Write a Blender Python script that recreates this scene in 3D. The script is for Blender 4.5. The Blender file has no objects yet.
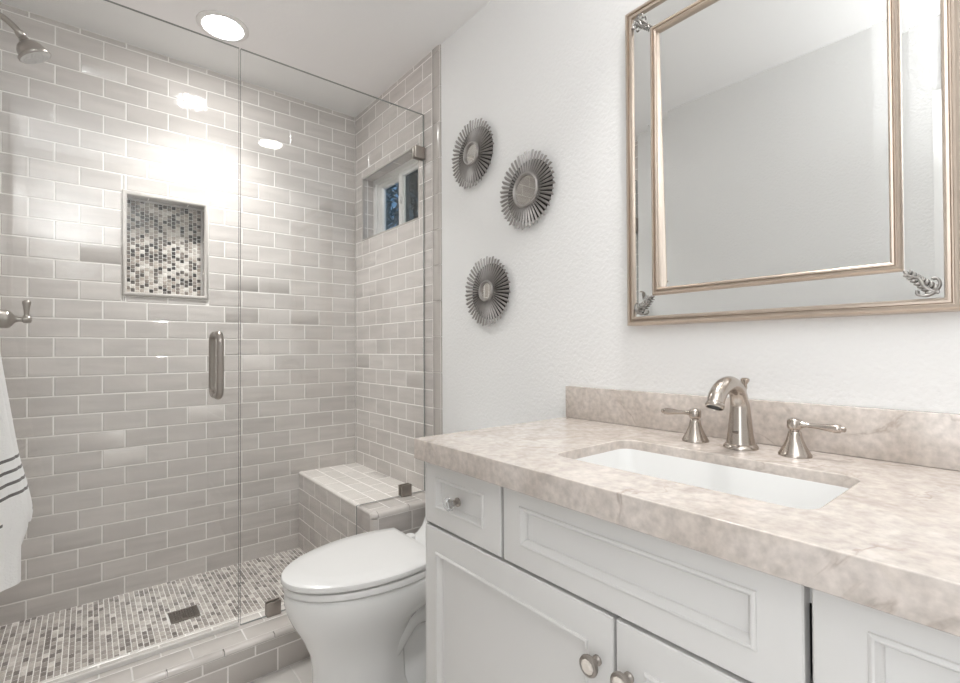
import bpy, bmesh, math, random
from mathutils import Vector, Matrix
random.seed(7)
PI = math.pi
S = bpy.context.scene
COL = S.collection

# ------------------------------------------------------------------ camera, world, lamps, exposure
IMG_W, IMG_H = 960, 683
F_PX, YAW, PITCH, ROLL, PY = 477.8914, 0.6877, 0.0105, -0.0047, 2.4687
CAM = Vector((-1.1972, -2.5909, 1.0869))
fw = Vector((math.sin(YAW), math.cos(YAW), 0)); rt = Vector((math.cos(YAW), -math.sin(YAW), 0)); up = Vector((0, 0, 1))
f2 = fw * math.cos(PITCH) + up * math.sin(PITCH)
u2 = up * math.cos(PITCH) - fw * math.sin(PITCH)
r3 = rt * math.cos(ROLL) + u2 * math.sin(ROLL)
u3 = u2 * math.cos(ROLL) - rt * math.sin(ROLL)
cd = bpy.data.cameras.new('camera'); co = bpy.data.objects.new('camera', cd); COL.objects.link(co)
cd.sensor_width = 36.0; cd.lens = F_PX * 36.0 / IMG_W; cd.shift_y = PY / IMG_W; cd.clip_start = 0.02
co.matrix_world = Matrix(((r3.x, u3.x, -f2.x, CAM.x), (r3.y, u3.y, -f2.y, CAM.y), (r3.z, u3.z, -f2.z, CAM.z), (0, 0, 0, 1)))
S.camera = co

wd = bpy.data.worlds.new('evening_sky'); S.world = wd; wd.use_nodes = True
bg = wd.node_tree.nodes['Background']; bg.inputs[0].default_value = (0.13, 0.25, 0.42, 1); bg.inputs[1].default_value = 0.8

S.view_settings.view_transform = 'Standard'; S.view_settings.look = 'None'
S.view_settings.gamma = 1; S.view_settings.exposure = 0.74; S.view_settings.use_curve_mapping = False
S.cycles.use_denoising = True
S.cycles.max_bounces = 12; S.cycles.diffuse_bounces = 6; S.cycles.transparent_max_bounces = 16

def area(name, loc, target, sx, sy, power, color):
    l = bpy.data.lights.new(name, 'AREA'); l.shape = 'RECTANGLE'; l.size = sx; l.size_y = sy; l.energy = power; l.color = color
    o = bpy.data.objects.new(name, l); COL.objects.link(o); o.location = loc
    o.rotation_euler = (Vector(target) - Vector(loc)).to_track_quat('-Z', 'Y').to_euler()
    return o
CAN_SHOWER, CAN_VANITY, HALL_FILL, CEILING_FILL = 4.8, 2.0, 12.8, 9.5
area('added_hall_fill', (-2.55, -2.80, 1.35), (-1.2, -2.50, 1.12), 1.2, 1.9, HALL_FILL, (0.97, 0.985, 1.0))  # unseen fill lamp added in the hall to light the room through the doorway
area('added_ceiling_fill', (-1.30, -2.92, 1.80), (-1.30, -2.92, 2.42), 0.3, 0.3, CEILING_FILL, (0.97, 0.985, 1.0))  # unseen up-facing lamp added behind the camera to brighten ceiling and bounce light

# levels measured from the room
FL, SF, CURB, CT, CE = -0.02, 0.035, 0.112, 0.868, 2.437
LW = -1.52            # opposite wall
YB = -3.20            # wall behind the camera
PW = 0.008            # painted wall face; the tile face is x = 0
R0, PITCHZ, HALF = 2.412, 0.0794, 0.0778

# ------------------------------------------------------------------ materials
def nodes(name):
    m = bpy.data.materials.new(name); m.use_nodes = True
    nt = m.node_tree; b = nt.nodes['Principled BSDF']
    return m, nt, b
def N(nt, t, **kw):
    n = nt.nodes.new(t)
    for k, v in kw.items(): setattr(n, k, v)
    return n
def pri(name, col, rough=0.5, metal=0.0, coat=0.0, noise=None, bump=None, spec=None):
    m, nt, b = nodes(name)
    b.inputs['Base Color'].default_value = (*col, 1); b.inputs['Roughness'].default_value = rough; b.inputs['Metallic'].default_value = metal
    b.inputs['Coat Weight'].default_value = coat
    if spec is not None: b.inputs['Specular IOR Level'].default_value = spec
    tc = N(nt, 'ShaderNodeTexCoord')
    if noise:
        sc, amt = noise
        n = N(nt, 'ShaderNodeTexNoise'); n.inputs['Scale'].default_value = sc; n.inputs['Detail'].default_value = 4
        nt.links.new(tc.outputs['Object'], n.inputs['Vector'])
        mx = N(nt, 'ShaderNodeMix', data_type='RGBA')
        mx.inputs[6].default_value = (*[c * (1 - amt) for c in col], 1); mx.inputs[7].default_value = (*[min(1, c * (1 + amt)) for c in col], 1)
        nt.links.new(n.outputs['Fac'], mx.inputs[0]); nt.links.new(mx.outputs[2], b.inputs['Base Color'])
    if bump:
        sc, st, dist = bump
        n = N(nt, 'ShaderNodeTexNoise'); n.inputs['Scale'].default_value = sc; n.inputs['Detail'].default_value = 3
        nt.links.new(tc.outputs['Object'], n.inputs['Vector'])
        bp = N(nt, 'ShaderNodeBump'); bp.inputs['Strength'].default_value = st; bp.inputs['Distance'].default_value = dist
        nt.links.new(n.outputs['Fac'], bp.inputs['Height']); nt.links.new(bp.outputs['Normal'], b.inputs['Normal'])
    return m
def toned(name, stops, rough, cloud=0.0, cscale=(6, 6, 6), bump=None, interp='LINEAR'):
    """colour looked up per tile from the 'tone' attribute, with a faint glaze cloud"""
    m, nt, b = nodes(name)
    at = N(nt, 'ShaderNodeAttribute', attribute_name='tone')
    cr = N(nt, 'ShaderNodeValToRGB'); cr.color_ramp.interpolation = interp
    els = cr.color_ramp.elements
    while len(els) < len(stops): els.new(0.5)
    for e, (p, c) in zip(els, stops): e.position = p; e.color = (*c, 1)
    nt.links.new(at.outputs['Fac'], cr.inputs['Fac'])
    out = cr.outputs['Color']
    tc = N(nt, 'ShaderNodeTexCoord'); mp = N(nt, 'ShaderNodeMapping'); mp.inputs['Scale'].default_value = cscale
    nt.links.new(tc.outputs['Object'], mp.inputs['Vector'])
    if cloud:
        n = N(nt, 'ShaderNodeTexNoise'); n.inputs['Scale'].default_value = 1.0; n.inputs['Detail'].default_value = 3
        # shift the pattern from tile to tile
        ad = N(nt, 'ShaderNodeVectorMath', operation='ADD'); ml = N(nt, 'ShaderNodeMath', operation='MULTIPLY'); ml.inputs[1].default_value = 37.0
        nt.links.new(at.outputs['Fac'], ml.inputs[0]); nt.links.new(ml.outputs[0], ad.inputs[1]); nt.links.new(mp.outputs[0], ad.inputs[0])
        nt.links.new(ad.outputs[0], n.inputs['Vector'])
        rm = N(nt, 'ShaderNodeMapRange'); rm.inputs[1].default_value = 0.3; rm.inputs[2].default_value = 0.7
        rm.inputs[3].default_value = 1 - cloud; rm.inputs[4].default_value = 1 + cloud
        nt.links.new(n.outputs['Fac'], rm.inputs[0])
        mx = N(nt, 'ShaderNodeMix', data_type='RGBA', blend_type='MULTIPLY'); mx.inputs[0].default_value = 1
        nt.links.new(out, mx.inputs[6]); nt.links.new(rm.outputs[0], mx.inputs[7]); out = mx.outputs[2]
    nt.links.new(out, b.inputs['Base Color']); b.inputs['Roughness'].default_value = rough
    if bump:
        sc, st, dist = bump
        n2 = N(nt, 'ShaderNodeTexNoise'); n2.inputs['Scale'].default_value = sc; n2.inputs['Detail'].default_value = 2
        nt.links.new(tc.outputs['Object'], n2.inputs['Vector'])
        bp = N(nt, 'ShaderNodeBump'); bp.inputs['Strength'].default_value = st; bp.inputs['Distance'].default_value = dist
        nt.links.new(n2.outputs['Fac'], bp.inputs['Height']); nt.links.new(bp.outputs['Normal'], b.inputs['Normal'])
    return m
def marble(name):
    m, nt, b = nodes(name)
    tc = N(nt, 'ShaderNodeTexCoord')
    n1 = N(nt, 'ShaderNodeTexNoise'); n1.inputs['Scale'].default_value = 8.5; n1.inputs['Detail'].default_value = 9; n1.inputs['Roughness'].default_value = 0.62; n1.inputs['Distortion'].default_value = 0.9
    nt.links.new(tc.outputs['Object'], n1.inputs['Vector'])
    cr = N(nt, 'ShaderNodeValToRGB'); e = cr.color_ramp.elements
    e[0].position = 0.30; e[0].color = (0.50, 0.438, 0.392, 1); e[1].position = 0.62; e[1].color = (0.635, 0.575, 0.53, 1)
    x = e.new(0.46); x.color = (0.57, 0.51, 0.462, 1)
    nt.links.new(n1.outputs['Fac'], cr.inputs['Fac'])
    # thin brown veins: the zero set of a second noise, broken up by a third
    n2 = N(nt, 'ShaderNodeTexNoise'); n2.inputs['Scale'].default_value = 4.0; n2.inputs['Detail'].default_value = 6; n2.inputs['Distortion'].default_value = 1.2
    nt.links.new(tc.outputs['Object'], n2.inputs['Vector'])
    s = N(nt, 'ShaderNodeMath', operation='SUBTRACT'); s.inputs[1].default_value = 0.5; nt.links.new(n2.outputs['Fac'], s.inputs[0])
    a = N(nt, 'ShaderNodeMath', operation='ABSOLUTE'); nt.links.new(s.outputs[0], a.inputs[0])
    v = N(nt, 'ShaderNodeMapRange'); v.inputs[1].default_value = 0.0; v.inputs[2].default_value = 0.016; v.inputs[3].default_value = 1; v.inputs[4].default_value = 0
    nt.links.new(a.outputs[0], v.inputs[0])
    n3 = N(nt, 'ShaderNodeTexNoise'); n3.inputs['Scale'].default_value = 9; n3.inputs['Detail'].default_value = 3; nt.links.new(tc.outputs['Object'], n3.inputs['Vector'])
    g = N(nt, 'ShaderNodeMapRange'); g.inputs[1].default_value = 0.50; g.inputs[2].default_value = 0.66; g.inputs[3].default_value = 0; g.inputs[4].default_value = 0.6
    nt.links.new(n3.outputs['Fac'], g.inputs[0])
    mu = N(nt, 'ShaderNodeMath', operation='MULTIPLY'); nt.links.new(v.outputs[0], mu.inputs[0]); nt.links.new(g.outputs[0], mu.inputs[1])
    mx = N(nt, 'ShaderNodeMix', data_type='RGBA'); mx.inputs[7].default_value = (0.33, 0.262, 0.215, 1)
    nt.links.new(mu.outputs[0], mx.inputs[0]); nt.links.new(cr.outputs[0], mx.inputs[6])
    # fine speckle
    n4 = N(nt, 'ShaderNodeTexNoise'); n4.inputs['Scale'].default_value = 70; n4.inputs['Detail'].default_value = 5; nt.links.new(tc.outputs['Object'], n4.inputs['Vector'])
    r4 = N(nt, 'ShaderNodeMapRange'); r4.inputs[1].default_value = 0.3; r4.inputs[2].default_value = 0.7; r4.inputs[3].default_value = 0.82; r4.inputs[4].default_value = 1.12
    nt.links.new(n4.outputs['Fac'], r4.inputs[0])
    m2 = N(nt, 'ShaderNodeMix', data_type='RGBA', blend_type='MULTIPLY'); m2.inputs[0].default_value = 1
    nt.links.new(mx.outputs[2], m2.inputs[6]); nt.links.new(r4.outputs[0], m2.inputs[7])
    nt.links.new(m2.outputs[2], b.inputs['Base Color']); b.inputs['Roughness'].default_value = 0.2; b.inputs['Coat Weight'].default_value = 0.25; b.inputs['Coat Roughness'].default_value = 0.15
    return m
def glass(name, tint, refl=1.0):
    """architectural sheet glass: straight-through transparency plus mirror reflection rising at grazing angles"""
    m = bpy.data.materials.new(name); m.use_nodes = True; nt = m.node_tree; nt.nodes.clear()
    out = N(nt, 'ShaderNodeOutputMaterial'); tr = N(nt, 'ShaderNodeBsdfTransparent'); tr.inputs[0].default_value = (*tint, 1)
    gl = N(nt, 'ShaderNodeBsdfGlossy'); gl.inputs['Roughness'].default_value = 0.0
    lw = N(nt, 'ShaderNodeLayerWeight'); lw.inputs[0].default_value = 0.5
    p = N(nt, 'ShaderNodeMath', operation='POWER'); p.inputs[1].default_value = 5; nt.links.new(lw.outputs['Facing'], p.inputs[0])
    q = N(nt, 'ShaderNodeMath', operation='MULTIPLY_ADD'); q.inputs[1].default_value = 0.96 * refl; q.inputs[2].default_value = 0.04 * refl; nt.links.new(p.outputs[0], q.inputs[0])
    mx = N(nt, 'ShaderNodeMixShader'); nt.links.new(q.outputs[0], mx.inputs[0]); nt.links.new(tr.outputs[0], mx.inputs[1]); nt.links.new(gl.outputs[0], mx.inputs[2])
    nt.links.new(mx.outputs[0], out.inputs[0])
    return m
def emit(name, col, st):
    m, nt, b = nodes(name)
    b.inputs['Base Color'].default_value = (0.8, 0.8, 0.8, 1); b.inputs['Emission Color'].default_value = (*col, 1); b.inputs['Emission Strength'].default_value = st
    return m

M = {}
M['paint'] = pri('wall_paint', (0.82, 0.818, 0.81), 0.6, bump=(95, 0.55, 0.0035))
M['ceil'] = pri('ceiling_paint', (0.89, 0.885, 0.88), 0.7, bump=(90, 0.25, 0.002))
M['grout'] = pri('grout', (0.84, 0.815, 0.785), 0.85)
TS = [(0.0, (0.555, 0.517, 0.492)), (1.0, (0.60, 0.563, 0.537))]
M['tile'] = toned('glazed_subway_tile', TS, 0.06, 0.10, (4, 4, 30), bump=(26, 0.25, 0.004))
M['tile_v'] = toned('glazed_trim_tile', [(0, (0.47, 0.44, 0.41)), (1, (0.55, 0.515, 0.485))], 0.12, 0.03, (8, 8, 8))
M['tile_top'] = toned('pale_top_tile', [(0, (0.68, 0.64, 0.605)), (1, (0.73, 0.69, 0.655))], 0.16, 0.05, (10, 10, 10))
M['mosaic'] = toned('stone_and_glass_mosaic', [(0.0, (0.035, 0.03, 0.027)), (0.18, (0.10, 0.085, 0.075)), (0.36, (0.22, 0.185, 0.16)), (0.56, (0.40, 0.35, 0.305)), (0.74, (0.55, 0.50, 0.455)), (0.88, (0.68, 0.645, 0.60))], 0.12, 0.12, (60, 60, 60), interp='CONSTANT')
M['pebble'] = toned('stone_floor_mosaic', [(0.0, (0.17, 0.145, 0.13)), (0.18, (0.30, 0.265, 0.24)), (0.45, (0.38, 0.34, 0.31)), (0.75, (0.48, 0.44, 0.40)), (0.93, (0.62, 0.58, 0.54))], 0.3, 0.15, (40, 40, 40), interp='CONSTANT')
M['floor_tile'] = toned('beige_floor_tile', [(0, (0.70, 0.67, 0.64)), (1, (0.75, 0.72, 0.69))], 0.35, 0.06, (7, 7, 7))
M['marble'] = marble('beige_marble')
M['cab'] = pri('cabinet_paint', (0.71, 0.70, 0.685), 0.38)
M['dark'] = pri('dark_gap', (0.03, 0.03, 0.03), 0.8)
M['porc'] = pri('white_porcelain', (0.78, 0.78, 0.77), 0.10, coat=0.3)
M['seatp'] = pri('white_seat_plastic', (0.76, 0.755, 0.745), 0.2)
M['nickel'] = pri('brushed_nickel', (0.50, 0.45, 0.405), 0.22, 1.0)
M['nickel_d'] = pri('satin_nickel', (0.40, 0.365, 0.335), 0.3, 1.0)
M['pewter'] = pri('pewter_paint', (0.33, 0.312, 0.298), 0.4, 0.45, noise=(40, 0.25))
M['pewter_d'] = pri('dark_pewter', (0.05, 0.047, 0.045), 0.5, 0.4)
M['champ'] = pri('champagne_leaf', (0.56, 0.475, 0.40), 0.34, 0.9, noise=(14, 0.12))
M['mirror'] = pri('silvered_glass', (0.86, 0.87, 0.865), 0.0, 1.0)
M['mirror_s'] = pri('small_silvered_glass', (0.80, 0.79, 0.77), 0.02, 1.0)
M['silver'] = pri('antique_silver', (0.36, 0.345, 0.325), 0.35, 0.9, noise=(90, 0.45))
M['glass'] = glass('shower_glass', (0.978, 0.985, 0.981))
M['edge'] = pri('glass_edge', (0.26, 0.275, 0.265), 0.15)
M['pane'] = glass('window_glass', (0.9, 0.92, 0.92))
M['screen'] = glass('insect_mesh', (0.42, 0.46, 0.43), 0.4)
M['vinyl'] = pri('white_vinyl', (0.82, 0.82, 0.81), 0.35)
M['seal'] = pri('clear_vinyl_seal', (0.72, 0.70, 0.67), 0.3)
M['crystal'] = pri('cut_crystal', (0.93, 0.94, 0.94), 0.03); 
_b = M['crystal'].node_tree.nodes['Principled BSDF']; _b.inputs['Transmission Weight'].default_value = 0.85; _b.inputs['IOR'].default_value = 1.5
M['pearl'] = pri('pearl_inlay', (0.70, 0.64, 0.58), 0.15, noise=(60, 0.2))
M['steel'] = pri('dark_grate_steel', (0.22, 0.19, 0.165), 0.4, 0.9)
M['leaf'] = pri('leaf_green', (0.10, 0.17, 0.17), 0.6, noise=(9, 0.6))
M['bark'] = pri('bark', (0.08, 0.06, 0.05), 0.8)
M['trimw'] = pri('white_trim_paint', (0.78, 0.775, 0.76), 0.35)
M['lens_s'] = emit('shower_lamp_lens', (1.0, 0.99, 0.98), 55.0)
M['lens_v'] = emit('vanity_lamp_lens', (1.0, 0.985, 0.965), 14.0)
M['nozzle'] = pri('spray_face', (0.62, 0.61, 0.60), 0.3)
def towel_mat():
    m, nt, b = nodes('striped_terry')
    uv = N(nt, 'ShaderNodeUVMap', uv_map='UVMap'); sp = N(nt, 'ShaderNodeSeparateXYZ'); nt.links.new(uv.outputs[0], sp.inputs[0])
    tot = None
    for zc in (0.830, 0.803, 0.776, 0.749, 0.690, 0.652):
        d = N(nt, 'ShaderNodeMath', operation='SUBTRACT'); d.inputs[1].default_value = zc; nt.links.new(sp.outputs['Y'], d.inputs[0])
        a = N(nt, 'ShaderNodeMath', operation='ABSOLUTE'); nt.links.new(d.outputs[0], a.inputs[0])
        l = N(nt, 'ShaderNodeMath', operation='LESS_THAN'); l.inputs[1].default_value = 0.0036; nt.links.new(a.outputs[0], l.inputs[0])
        if zc < 0.7:
            q = N(nt, 'ShaderNodeMath', operation='LESS_THAN'); q.inputs[1].default_value = 0.855; nt.links.new(sp.outputs['X'], q.inputs[0])
            w = N(nt, 'ShaderNodeMath', operation='MULTIPLY'); nt.links.new(q.outputs[0], w.inputs[0]); nt.links.new(l.outputs[0], w.inputs[1]); l = w
        if tot is None: tot = l
        else:
            s = N(nt, 'ShaderNodeMath', operation='MAXIMUM'); nt.links.new(tot.outputs[0], s.inputs[0]); nt.links.new(l.outputs[0], s.inputs[1]); tot = s
    mx = N(nt, 'ShaderNodeMix', data_type='RGBA'); mx.inputs[6].default_value = (0.80, 0.795, 0.78, 1); mx.inputs[7].default_value = (0.15, 0.14, 0.135, 1)
    nt.links.new(tot.outputs[0], mx.inputs[0]); nt.links.new(mx.outputs[2], b.inputs['Base Color'])
    b.inputs['Roughness'].default_value = 0.95; b.inputs['Sheen Weight'].default_value = 0.3
    tc = N(nt, 'ShaderNodeTexCoord'); n = N(nt, 'ShaderNodeTexNoise'); n.inputs['Scale'].default_value = 260; nt.links.new(tc.outputs['Object'], n.inputs['Vector'])
    bp = N(nt, 'ShaderNodeBump'); bp.inputs['Strength'].default_value = 0.5; bp.inputs['Distance'].default_value = 0.003
    nt.links.new(n.outputs['Fac'], bp.inputs['Height']); nt.links.new(bp.outputs['Normal'], b.inputs['Normal'])
    return m
M['towel'] = towel_mat()

# ------------------------------------------------------------------ mesh helpers
class MB:
    def __init__(s):
        s.v, s.f, s.tone, s.mi, s.uv = [], [], [], [], {}
    def add(s, vs, fs, tone=0.5, mi=0):
        k = len(s.v); s.v += [tuple(map(float, p)) for p in vs]
        for f in fs: s.f.append([i + k for i in f]); s.tone.append(tone); s.mi.append(mi)
        return k
    def box(s, x0, x1, y0, y1, z0, z1, tone=0.5, mi=0):
        x0, x1 = sorted((x0, x1)); y0, y1 = sorted((y0, y1)); z0, z1 = sorted((z0, z1))
        s.add([(x, y, z) for x in (x0, x1) for y in (y0, y1) for z in (z0, z1)],
              [(0, 1, 3, 2), (4, 6, 7, 5), (0, 4, 5, 1), (2, 3, 7, 6), (0, 2, 6, 4), (1, 5, 7, 3)], tone, mi)
    def bbox(s, x0, x1, y0, y1, z0, z1, b=0.003, seg=2):
        bm = bmesh.new(); bmesh.ops.create_cube(bm, size=1)
        for q in bm.verts: q.co = Vector(((x0 + x1) / 2 + q.co.x * abs(x1 - x0), (y0 + y1) / 2 + q.co.y * abs(y1 - y0), (z0 + z1) / 2 + q.co.z * abs(z1 - z0)))
        bmesh.ops.bevel(bm, geom=list(bm.edges), offset=b, segments=seg, affect='EDGES', profile=0.5)
        s.frombm(bm); bm.free()
    def frombm(s, bm, mi=0):
        bm.verts.ensure_lookup_table(); bm.verts.index_update()
        s.add([q.co for q in bm.verts], [[w.index for w in f.verts] for f in bm.faces], 0.5, mi)
    def loft(s, rings, cap0=True, cap1=True, closed=True, mi=0):
        n = len(rings[0]); vs = [p for r in rings for p in r]; fs = []
        for i in range(len(rings) - 1):
            for j in range(n if closed else n - 1):
                a, b = i * n + j, i * n + (j + 1) % n
                fs.append((a, b, b + n, a + n))
        if cap0: fs.append(tuple(range(n - 1, -1, -1)))
        if cap1: fs.append(tuple((len(rings) - 1) * n + j for j in range(n)))
        return s.add(vs, fs, 0.5, mi)
    def tube(s, pts, rad, n=12, caps=True, mi=0):
        pts = [Vector(p) for p in pts]
        if not isinstance(rad, (list, tuple)): rad = [rad] * len(pts)
        t = [(pts[min(i + 1, len(pts) - 1)] - pts[max(i - 1, 0)]).normalized() for i in range(len(pts))]
        a = Vector((0, 0, 1)) if abs(t[0].z) < 0.9 else Vector((1, 0, 0))
        u = t[0].cross(a).normalized(); rings = []
        for i, p in enumerate(pts):
            u = (u - t[i] * u.dot(t[i])).normalized(); w = t[i].cross(u)
            rings.append([p + (u * math.cos(2 * PI * k / n) + w * math.sin(2 * PI * k / n)) * rad[i] for k in range(n)])
        s.loft(rings, caps, caps, mi=mi)
    def lathe(s, prof, origin, axis=(0, 0, 1), n=28, mi=0, caps=True):
        ax = Vector(axis).normalized(); a = Vector((0, 0, 1)) if abs(ax.z) < 0.9 else Vector((1, 0, 0))
        u = ax.cross(a).normalized(); w = ax.cross(u); o = Vector(origin)
        s.loft([[o + ax * h + (u * math.cos(2 * PI * k / n) + w * math.sin(2 * PI * k / n)) * max(r, 1e-5) for k in range(n)] for r, h in prof], caps, caps, mi=mi)
    def sphere(s, c, r, n=14, mi=0, scale=(1, 1, 1), rot=None):
        rings = []
        for i in range(1, n // 2):
            t = PI * i / (n // 2); ring = []
            for k in range(n):
                p = Vector((math.sin(t) * math.cos(2 * PI * k / n) * scale[0], math.sin(t) * math.sin(2 * PI * k / n) * scale[1], math.cos(t) * scale[2])) * r
                if rot: p = rot @ p
                ring.append(Vector(c) + p)
            rings.append(ring)
        s.loft(rings, mi=mi)
    def rect_rings(s, O, u, v, n, rects, fill_last=True, fill_first=False, mi=0, fill_mi=None):
        """rects: (u0,u1,v0,v1,h) one inside the other, mitred at the corners"""
        O, u, v, n = Vector(O), Vector(u), Vector(v), Vector(n)
        rings = [[O + u * a + v * b + n * h for a, b in ((r[0], r[2]), (r[1], r[2]), (r[1], r[3]), (r[0], r[3]))] for r in rects for h in (r[4],)]
        k = s.loft(rings, fill_first, False, mi=mi)
        if fill_last: s.add(rings[-1], [(0, 1, 2, 3)], 0.5, mi if fill_mi is None else fill_mi)
    def frame(s, O, u, v, n, R, prof, **kw):
        u0, u1, v0, v1 = R
        s.rect_rings(O, u, v, n, [(u0 + d, u1 - d, v0 + d, v1 - d, h) for d, h in prof], **kw)
    def tile(s, O, u, v, n, r, t=0.008, bev=0.002, gap=0.0043, tone=None, mi=0, jit=0.0003):
        u0, u1, v0, v1 = r; g = gap / 2; u0 += g; u1 -= g; v0 += g; v1 -= g
        if u1 - u0 < 0.005 or v1 - v0 < 0.005: return
        b = min(bev, (u1 - u0) / 3, (v1 - v0) / 3)
        def q(d, h, j=0): return [O + u * a + v * c + n * (h + (random.uniform(-jit, jit) if j else 0)) for a, c in ((u0 + d, v0 + d), (u1 - d, v0 + d), (u1 - d, v1 - d), (u0 + d, v1 - d))]
        pts = q(0, 0) + q(0, t - b * 0.7) + q(b, t, 1)
        fs = [(i, (i + 1) % 4, 4 + (i + 1) % 4, 4 + i) for i in range(4)] + [(4 + i, 4 + (i + 1) % 4, 8 + (i + 1) % 4, 8 + i) for i in range(4)] + [(8, 9, 10, 11)]
        s.add(pts, fs, random.random() if tone is None else tone, mi)
    def tiles(s, O, u, v, n, R, joint, vref=0.0, pv=PITCHZ, L=2 * HALF, holes=(), grout_mi=1, t=0.008, depth=0.0012, **kw):
        """running-bond tiles over rectangle R minus holes; joint(row) is the u of one joint of that row"""
        O, u, v, n = Vector(O), Vector(u), Vector(v), Vector(n); u0, u1, v0, v1 = R
        for i in range(math.floor((v0 - vref) / pv + 1e-6), math.ceil((v1 - vref) / pv - 1e-6)):
            a0, a1 = max(v0, vref + i * pv), min(v1, vref + (i + 1) * pv)
            j = joint(i); k0 = math.floor((u0 - j) / L + 1e-6)
            for k in range(k0, math.ceil((u1 - j) / L - 1e-6)):
                b0, b1 = max(u0, j + k * L), min(u1, j + (k + 1) * L)
                pcs = [(b0, b1, a0, a1)]
                for h in holes: pcs = [x for p in pcs for x in cut(p, h)]
                for p in pcs: s.tile(O, u, v, n, p, t=t, **kw)
        if grout_mi is not None:
            pcs = [R]
            for h in holes: pcs = [x for p in pcs for x in cut(p, h)]
            for p in pcs:
                s.add([O + u * a + v * b + n * (t - depth) for a, b in ((p[0], p[2]), (p[1], p[2]), (p[1], p[3]), (p[0], p[3]))], [(0, 1, 2, 3)], 0.5, grout_mi)
def cut(p, h):
    a0, a1, b0, b1 = p; c0, c1, d0, d1 = h
    if c1 <= a0 or c0 >= a1 or d1 <= b0 or d0 >= b1: return [p]
    r = []
    if c0 > a0: r.append((a0, c0, b0, b1))
    if c1 < a1: r.append((c1, a1, b0, b1))
    m0, m1 = max(a0, c0), min(a1, c1)
    if d0 > b0: r.append((m0, m1, b0, d0))
    if d1 < b1: r.append((m0, m1, d1, b1))
    return r

ORG = {}
def obj(name, mb, mats, parent=None, smooth=30, kind=None, recalc=True, uv=None):
    if not isinstance(mats, (list, tuple)): mats = [mats]
    o0 = ORG.get(parent.name, Vector((0, 0, 0))) if parent else Vector((0, 0, 0))
    me = bpy.data.meshes.new(name)
    me.from_pydata([tuple(Vector(p) - o0) for p in mb.v], [], mb.f)
    for m in mats: me.materials.append(m)
    for p, i in zip(me.polygons, mb.mi): p.material_index = i
    at = me.attributes.new('tone', 'FLOAT', 'FACE'); at.data.foreach_set('value', mb.tone)
    if recalc:
        bm = bmesh.new(); bm.from_mesh(me); bmesh.ops.recalc_face_normals(bm, faces=bm.faces); bm.to_mesh(me); bm.free()
    if uv:
        ul = me.uv_layers.new(name='UVMap')
        for lp in me.loops: ul.data[lp.index].uv = uv[lp.vertex_index]
    if smooth:
        me.polygons.foreach_set('use_smooth', [True] * len(me.polygons)); me.set_sharp_from_angle(angle=math.radians(smooth))
    o = bpy.data.objects.new(name, me); COL.objects.link(o)
    if parent: o.parent = parent
    ORG[o.name] = o0
    if kind: o['kind'] = kind
    return o
def thing(name, label, cat, loc, group=None):
    o = bpy.data.objects.new(name, None); COL.objects.link(o); o.location = loc; o.empty_display_size = 0.05
    o['label'] = label; o['category'] = cat
    if group: o['group'] = group
    ORG[o.name] = Vector(loc)
    return o
def tag(o, label, cat, group=None):
    o['label'] = label; o['category'] = cat
    if group: o['group'] = group
    return o
def struct(name, mb, mats, **kw):
    return obj(name, mb, mats, kind='structure', **kw)
def plate(outline, holes, t, bev=0.0):
    """flat slab with holes: list of (verts, faces), z from -t/2 to t/2"""
    c = bpy.data.curves.new('plate', 'CURVE'); c.dimensions = '2D'; c.fill_mode = 'BOTH'; c.extrude = t / 2 - bev; c.bevel_depth = bev; c.offset = -bev; c.bevel_resolution = 2
    for loop in [outline] + list(holes):
        sp = c.splines.new('POLY'); sp.points.add(len(loop) - 1); sp.use_cyclic_u = True
        for p, q in zip(sp.points, loop): p.co = (q[0], q[1], 0, 1)
    o = bpy.data.objects.new('plate', c); COL.objects.link(o)
    me = bpy.data.meshes.new_from_object(o.evaluated_get(bpy.context.evaluated_depsgraph_get()))
    r = ([v.co.copy() for v in me.vertices], [list(p.vertices) for p in me.polygons])
    bpy.data.objects.remove(o); bpy.data.curves.remove(c); bpy.data.meshes.remove(me)
    return r
def rrect(x0, x1, y0, y1, r, n=8):
    pts = []
    for cx, cy, a in ((x1 - r, y1 - r, 0), (x0 + r, y1 - r, 90), (x0 + r, y0 + r, 180), (x1 - r, y0 + r, 270)):
        for i in range(n + 1):
            t = math.radians(a + 90 * i / n); pts.append((cx + r * math.cos(t), cy + r * math.sin(t)))
    return pts
def spline(pts, n=8):
    pts = [Vector(p) for p in pts]; out = []
    for i in range(len(pts) - 1):
        p0, p1, p2, p3 = pts[max(i - 1, 0)], pts[i], pts[i + 1], pts[min(i + 2, len(pts) - 1)]
        for k in range(n):
            t = k / n
            out.append(0.5 * ((2 * p1) + (p2 - p0) * t + (2 * p0 - 5 * p1 + 4 * p2 - p3) * t * t + (3 * p1 - p0 - 3 * p2 + p3) * t ** 3))
    return out + [pts[-1]]
X, Y, Z = Vector((1, 0, 0)), Vector((0, 1, 0)), Vector((0, 0, 1))

# ------------------------------------------------------------------ the setting
YT = -0.865                                   # outer end of the shower tile
# floor, ceiling
m = MB(); m.box(LW - 0.12, 0.15, YB - 0.1, 0.14, FL - 0.10, FL - 0.008, mi=1)
m.tiles((0, 0, FL - 0.008), X, Y, Z, (LW, PW, YB, -0.84), lambda i: 0.12 + 0.15 * (i % 2), vref=-0.86, pv=0.305, L=0.305, gap=0.003)
struct('floor', m, [M['floor_tile'], M['grout']])
m = MB(); m.box(LW - 0.12, 0.15, YB - 0.1, 0.14, CE, CE + 0.1)
struct('ceiling', m, M['ceil'])

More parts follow.
